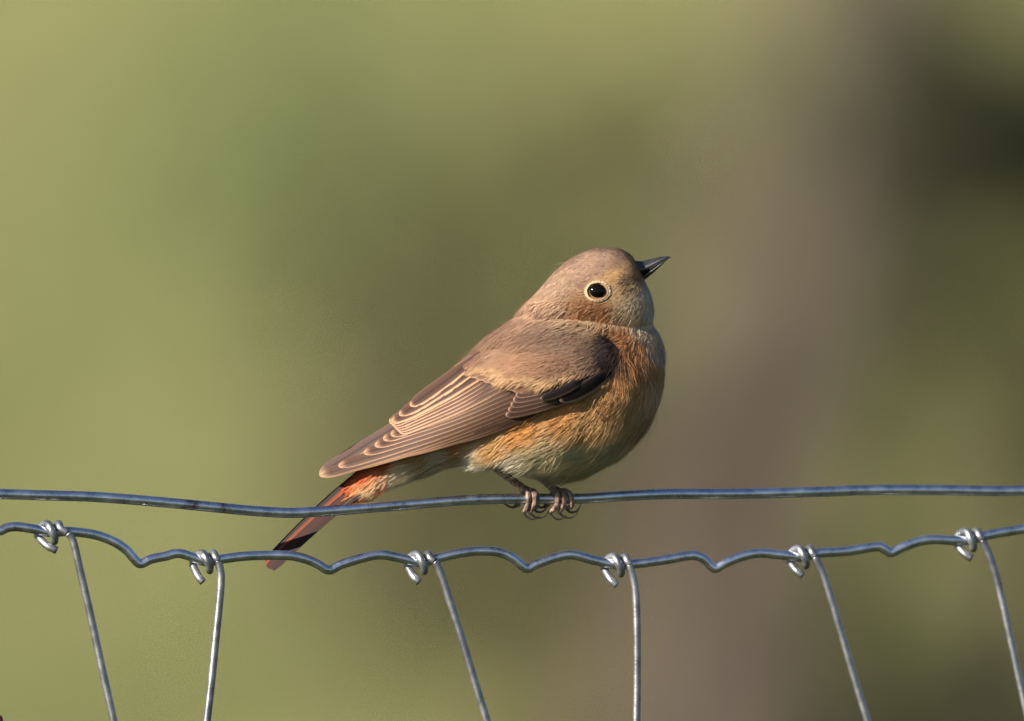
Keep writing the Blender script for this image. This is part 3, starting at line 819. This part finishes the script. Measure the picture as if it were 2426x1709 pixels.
# ---- tail
tdir = np.array([-.752, .659]); tperp = np.array([.659, .752])       # perp points down to the right
tail_me_parent = None
tail_base = P(862, 1140)
v, f = ball(872, 1132, 0, 46, 26, 24, math.radians(41))
tail = link('tail', mesh('tail', v, f, np.tile(lin((190, 84, 36)) * .8, (len(v), 1))), M_skin, bird)
RUF = (186, 84, 40); TDK = (78, 52, 46)
for s in (-1, 1):
    for i in range(6):
        Lt = 306 - i * 3 - (8 if i == 5 else 0)
        st0 = np.array([858, 1112]) + tperp * (i * 8.5) + tdir * 2
        rows = 26; sv = np.concatenate([np.linspace(0, .88, 16), .88 + .12 * np.sin(np.linspace(.1, 1, 10) * math.pi / 2)]); sv[-1] = .9996
        us = np.array([-1, -.82, -.5, -.1, .1, .5, .82, 1.0])
        tgt = np.array([632, 1340]) + tperp * (i * 5.4 - 9) + tdir * (4 - abs(i - 2.5) * 3)
        ax = tgt - st0; ax = ax
        wv = 11.5 * np.minimum(1, .7 + sv) * np.sqrt(np.maximum(1 - np.clip((sv - .9) / .1, 0, 1) ** 2.5, .01))
        wdir2 = tperp * .55; wdy = .83
        c = st0 + ax * sv[:, None] - tperp * (6 * 4 * sv * (1 - sv))[:, None]
        q = c[:, None] + wdir2 * (us[None, :, None] * wv[:, None, None])
        yc = s * (2 + i * 4.6 * (1 - .15 * sv))
        y = yc[:, None] + s * us[None] * wv[:, None] * wdy * .45 + s * 1.0 * (us[None] ** 2 - 1) * -1
        V = np.stack([(q[..., 0] - CX) * S, y * S, (CZ - q[..., 1]) * S], -1).reshape(-1, 3)
        m = len(us); F = [(a_*m+j, a_*m+j+1, (a_+1)*m+j+1, (a_+1)*m+j) for a_ in range(len(sv)-1) for j in range(m-1)]
        dk = lin([(58, 41, 38), (160, 74, 32), (68, 27, 16), (78, 31, 18), (64, 26, 15), (50, 23, 16)][i]) * .6
        pl = lin([(140, 116, 96), (190, 100, 50), (186, 96, 48), (80, 34, 22), (214, 172, 128), (80, 36, 24)][i]) * .75
        fr = np.clip((abs(us) - .86) / .1, 0, 1)[None, :, None] * .8
        C = (dk * (1 - fr) + pl * fr) * np.ones((len(sv), 1, 1))
        C = C * np.where(abs(us) < .2, .6, 1)[None, :, None]
        link('tail_feather', mesh('tail_feather', V, F, C.reshape(-1, 3)), M_feather, tail)
# undertail coverts lying over the tail base
tuft('undertail_plumage', [(960,1092,5),(915,1116,6),(880,1132,6),(858,1146,5)], 1500, (-.76,.64), 58, .8, [(192,98,44),(190,88,36),(182,80,33)], .02, 1, 75, .06)
tuft('vent_plumage', [(985,1112,6),(940,1134,6),(905,1152,6),(880,1166,5)], 1700, (-.78,.6), 56, .8, [(226,192,138),(228,202,152),(224,180,120)], .02, 1, 76, .05)

# ---- bill
def bill_half(upper):
    st = []
    cul = catmull([(1505,618),(1520,619),(1540,614.5),(1562,609.5),(1578,607.5),(1590,609.5)], 24)
    cut = catmull([(1500,655),(1522,650),(1545,637),(1566,622),(1580,613),(1590,610.3)], 24)
    gon = catmull([(1500,676),(1522,667),(1542,652),(1563,633),(1578,618.5),(1587,611.2)], 24)
    wid = np.interp(np.linspace(0, 1, 24), [0, .2, .5, .8, 1], [24, 18.5, 11.5, 5.5, .7])
    A, B_ = (cul, cut) if upper else (cut, gon)
    V = []; F = []; sg = 14
    for i in range(24):
        for j in range(sg):
            th = math.pi * 2 * j / sg
            if upper:
                k = (1 - math.cos(th)) / 2; w_ = math.sin(th)
                f_ = k ** .9
                ww = wid[i] * w_ * (0.35 + 0.65 * min(1, k * 1.6))
            else:
                k = (1 - math.cos(th)) / 2; f_ = k
                ww = wid[i] * math.sin(th) * (0.35 + 0.6 * min(1, (1 - k) * 1.6))
            p = A[i] * (1 - f_) + B_[i] * f_
            V.append(P(p[0], p[1], ww - max(0, p[0] - 1505) * .36))
    for i in range(23):
        for j in range(sg):
            k = (j + 1) % sg
            F.append((i*sg+j, i*sg+k, (i+1)*sg+k, (i+1)*sg+j))
    F.append(tuple(range(sg))); F.append(tuple(23 * sg + j for j in range(sg))[::-1])
    return np.array(V), F
bill = link('bill', mesh('bill', *bill_half(True)), M_bill, bird)
link('lower_mandible', mesh('lower_mandible', *bill_half(False)), M_bill, bill)
for s in (-1, 1):
    v, f = ball(1523, 634, s * 15.5 - 6, 6, 2.5, 3.2, math.radians(30))
    link('nostril', mesh('nostril', v, f), M_claw, bill)

# ---- eyes with pale feathered ring
M_ring = attr_mat('eye_ring', rough=.85, spec=.1)
for s in (-1, 1):
    y0 = abs(body_y(EYE[0], EYE[1], -1))
    v, f = ball(EYE[0], EYE[1], s * (y0 - 12.5), 24.5, 20, 20.5, 0)
    eye = link('eye', mesh('eye', v, f), M_eye, bird)
    # bed of the lids following the head
    V = []; C = []; F = []
    n = 56; rows = [(23.6, 19.2, 2.0), (24.2, 19.8, 3.8), (25.0, 20.6, 4.2), (25.9, 21.5, 3.4), (28.2, 23.8, 1.0), (35, 30, -5)]
    for i in range(n):
        th = 2 * math.pi * i / n
        for (ra, rb, up) in rows:
            k = 1 + (0.02 * math.sin(i * 2.6) + 0.02 * math.sin(i * .9)) * (ra > 24)
            qx = EYE[0] + ra * k * math.cos(th); qz = EYE[1] + rb * k * math.sin(th) 
            yy = abs(body_y(qx, qz, -1))
            V.append(P(qx, qz, s * (yy + up + .5 * math.sin(i * 3.9) * (ra > 24))))
            pale = lin((226, 194, 156)) * .8
            if ra < 23.9: pale = lin((60, 44, 36))
            if ra > 28:
                pale = plume_col(np.array([qx]), np.array([qz]))[0]
            if 23.9 <= ra <= 28:
                k_ = np.clip(.58 + .42 * math.cos(th - math.radians(150)) + .2 * math.sin(i * 1.9) + .15 * math.sin(i * 4.3), .1, 1)
                pale = pale * k_ + plume_col(np.array([qx]), np.array([qz]))[0] * (1 - k_)
            C.append(pale)
    m = len(rows)
    for i in range(n):
        for j in range(m - 1):
            k = (i + 1) % n
            F.append((i*m+j, i*m+j+1, k*m+j+1, k*m+j))
    link('eye_ring', mesh('eye_ring', V, F, np.array(C)), M_ring, eye)
    # little lid feathers
    r = np.random.default_rng(44)
    th = r.uniform(0, 6.283, 420); qq = .98 + r.random(420) * .07
    px_ = EYE[0] + 25.5 * qq * np.cos(th); pz_ = EYE[1] + 20.8 * qq * np.sin(th)
    yy = np.array([abs(body_y(a_, b_)) for a_, b_ in zip(px_, pz_)]) + 4.0
    rt = np.stack([(px_ - CX) * S, s * yy * S, (CZ - pz_) * S], -1)
    nr = np.tile(np.array([0, s * 1.0, 0]), (420, 1)) + np.stack([np.cos(th), 0 * th, -np.sin(th)], -1) * .3
    nr /= np.linalg.norm(nr, axis=1)[:, None]
    dd = np.stack([np.cos(th) * .8 - .35, 0 * th, -np.sin(th) * .8 - .1], -1)
    strands('lid_plumage', rt, nr, dd, np.full(420, 5 * S), np.full(420, 1.0 * S), np.tile(lin((232, 204, 168)) * .8, (420, 1)), eye, np.full(420, .1), seed=46)

# ---- legs and feet gripping the wire
wa = np.array([1, PSI, 0]); wa /= np.linalg.norm(wa); wf = np.array([wa[1], -wa[0], 0]); wz = np.array([0, 0, 1.0])
def leg(px, hip, knee, s, M, sp):
    c = top_at(px)
    def on(phi, sh, rr): return c + (rr * S) * (wf * math.cos(math.radians(phi)) + wz * math.sin(math.radians(phi))) + wa * sh * S
    RT = R_TOP + 6.0
    ankle = on(118, -4, R_TOP + 9)
    pts = catmull([P(*hip), P(*knee), (P(*knee) * .45 + ankle * .55), ankle, on(98, 2, RT)], 30)
    rad = np.interp(np.linspace(0, 1, 30), [0, .25, .6, .85, 1], [10, 9.4, 9.6, 11.5, 8]) * S
    rad = rad * (1 + .05 * np.sin(np.arange(30) * 2.2))
    lg = link('leg', mesh('leg', *tube(pts, rad, 14)), M, bird)
    def toe(pts_, r0, r1, claw):
        n = 34
        pts_ = catmull(pts_, n)
        rr = np.linspace(r0, r1, n) * (1 + .08 * np.sin(np.linspace(0, 6 * math.pi, n)))
        rr[-4:] *= np.array([1, .95, .85, .7])
        link('toe', mesh('toe', *tube(pts_, rr * S, 12)), M, lg)
        e = pts_[-1]; e2 = pts_[-4]
        cl = [e2, e] + [e + wa * (q[0] * S) + wf * (q[1] * S) + wz * (q[2] * S) for q in claw]
        cp = catmull(cl, 22)
        link('claw', mesh('claw', *tube(cp, np.linspace(r1 * .66, .8, 22) * S, 10)), M_claw, lg)
    def at(sh, fw, up): return c + wa * sh * S + wf * fw * S + wz * up * S
    R1 = R_TOP
    # three front toes over the wire and down, one hind toe behind it
    toe([on(112, 0, RT), on(72, 6, RT), on(20, 12, RT), at(12, R1 + 4, -10), at(8, R1 - 2, -R1 - 8), at(2, 4, -R1 - 20)], 7.8, 6.4, [(10, 0, -9), (24, 0, -13), (38, 0, -8), (46, 0, 3)])
    toe([on(112, -4, RT), on(76, -4 * sp, RT), on(25, -3 * sp, RT), at(-3 * sp, R1 + 3, -10), at(-8 * sp, R1 - 4, -R1 - 11), at(-16 * sp, 2, -R1 - 19)], 7.2, 6.0, [(7, 1, -11), (18, 1, -17), (31, 1, -15), (40, 1, -6)])
    toe([on(112, 4, RT), on(75, 15 * sp, RT), on(25, 22 * sp, RT), at(24 * sp, R1 + 3, -9), at(24 * sp, R1 - 3, -R1 - 5), at(16 * sp, 3, -R1 - 11)], 7.2, 6.0, [(9, 1, -8), (22, 1, -7), (31, 1, 3), (35, 1, 14)])
    toe([on(118, -8, RT), on(170, -14, RT), on(215, -22, RT), on(255, -30, RT)], 8.2, 6.4, [(-9, -2, -3), (-20, -3, 2), (-31, -3, 9), (-38, -3, 15)])
leg(1252, (1140,1080,-60), (1178,1112,-52), -1, M_leg, .75)
leg(1322, (1250,1090,46), (1276,1126,42), 1, M_leg, 1.25)
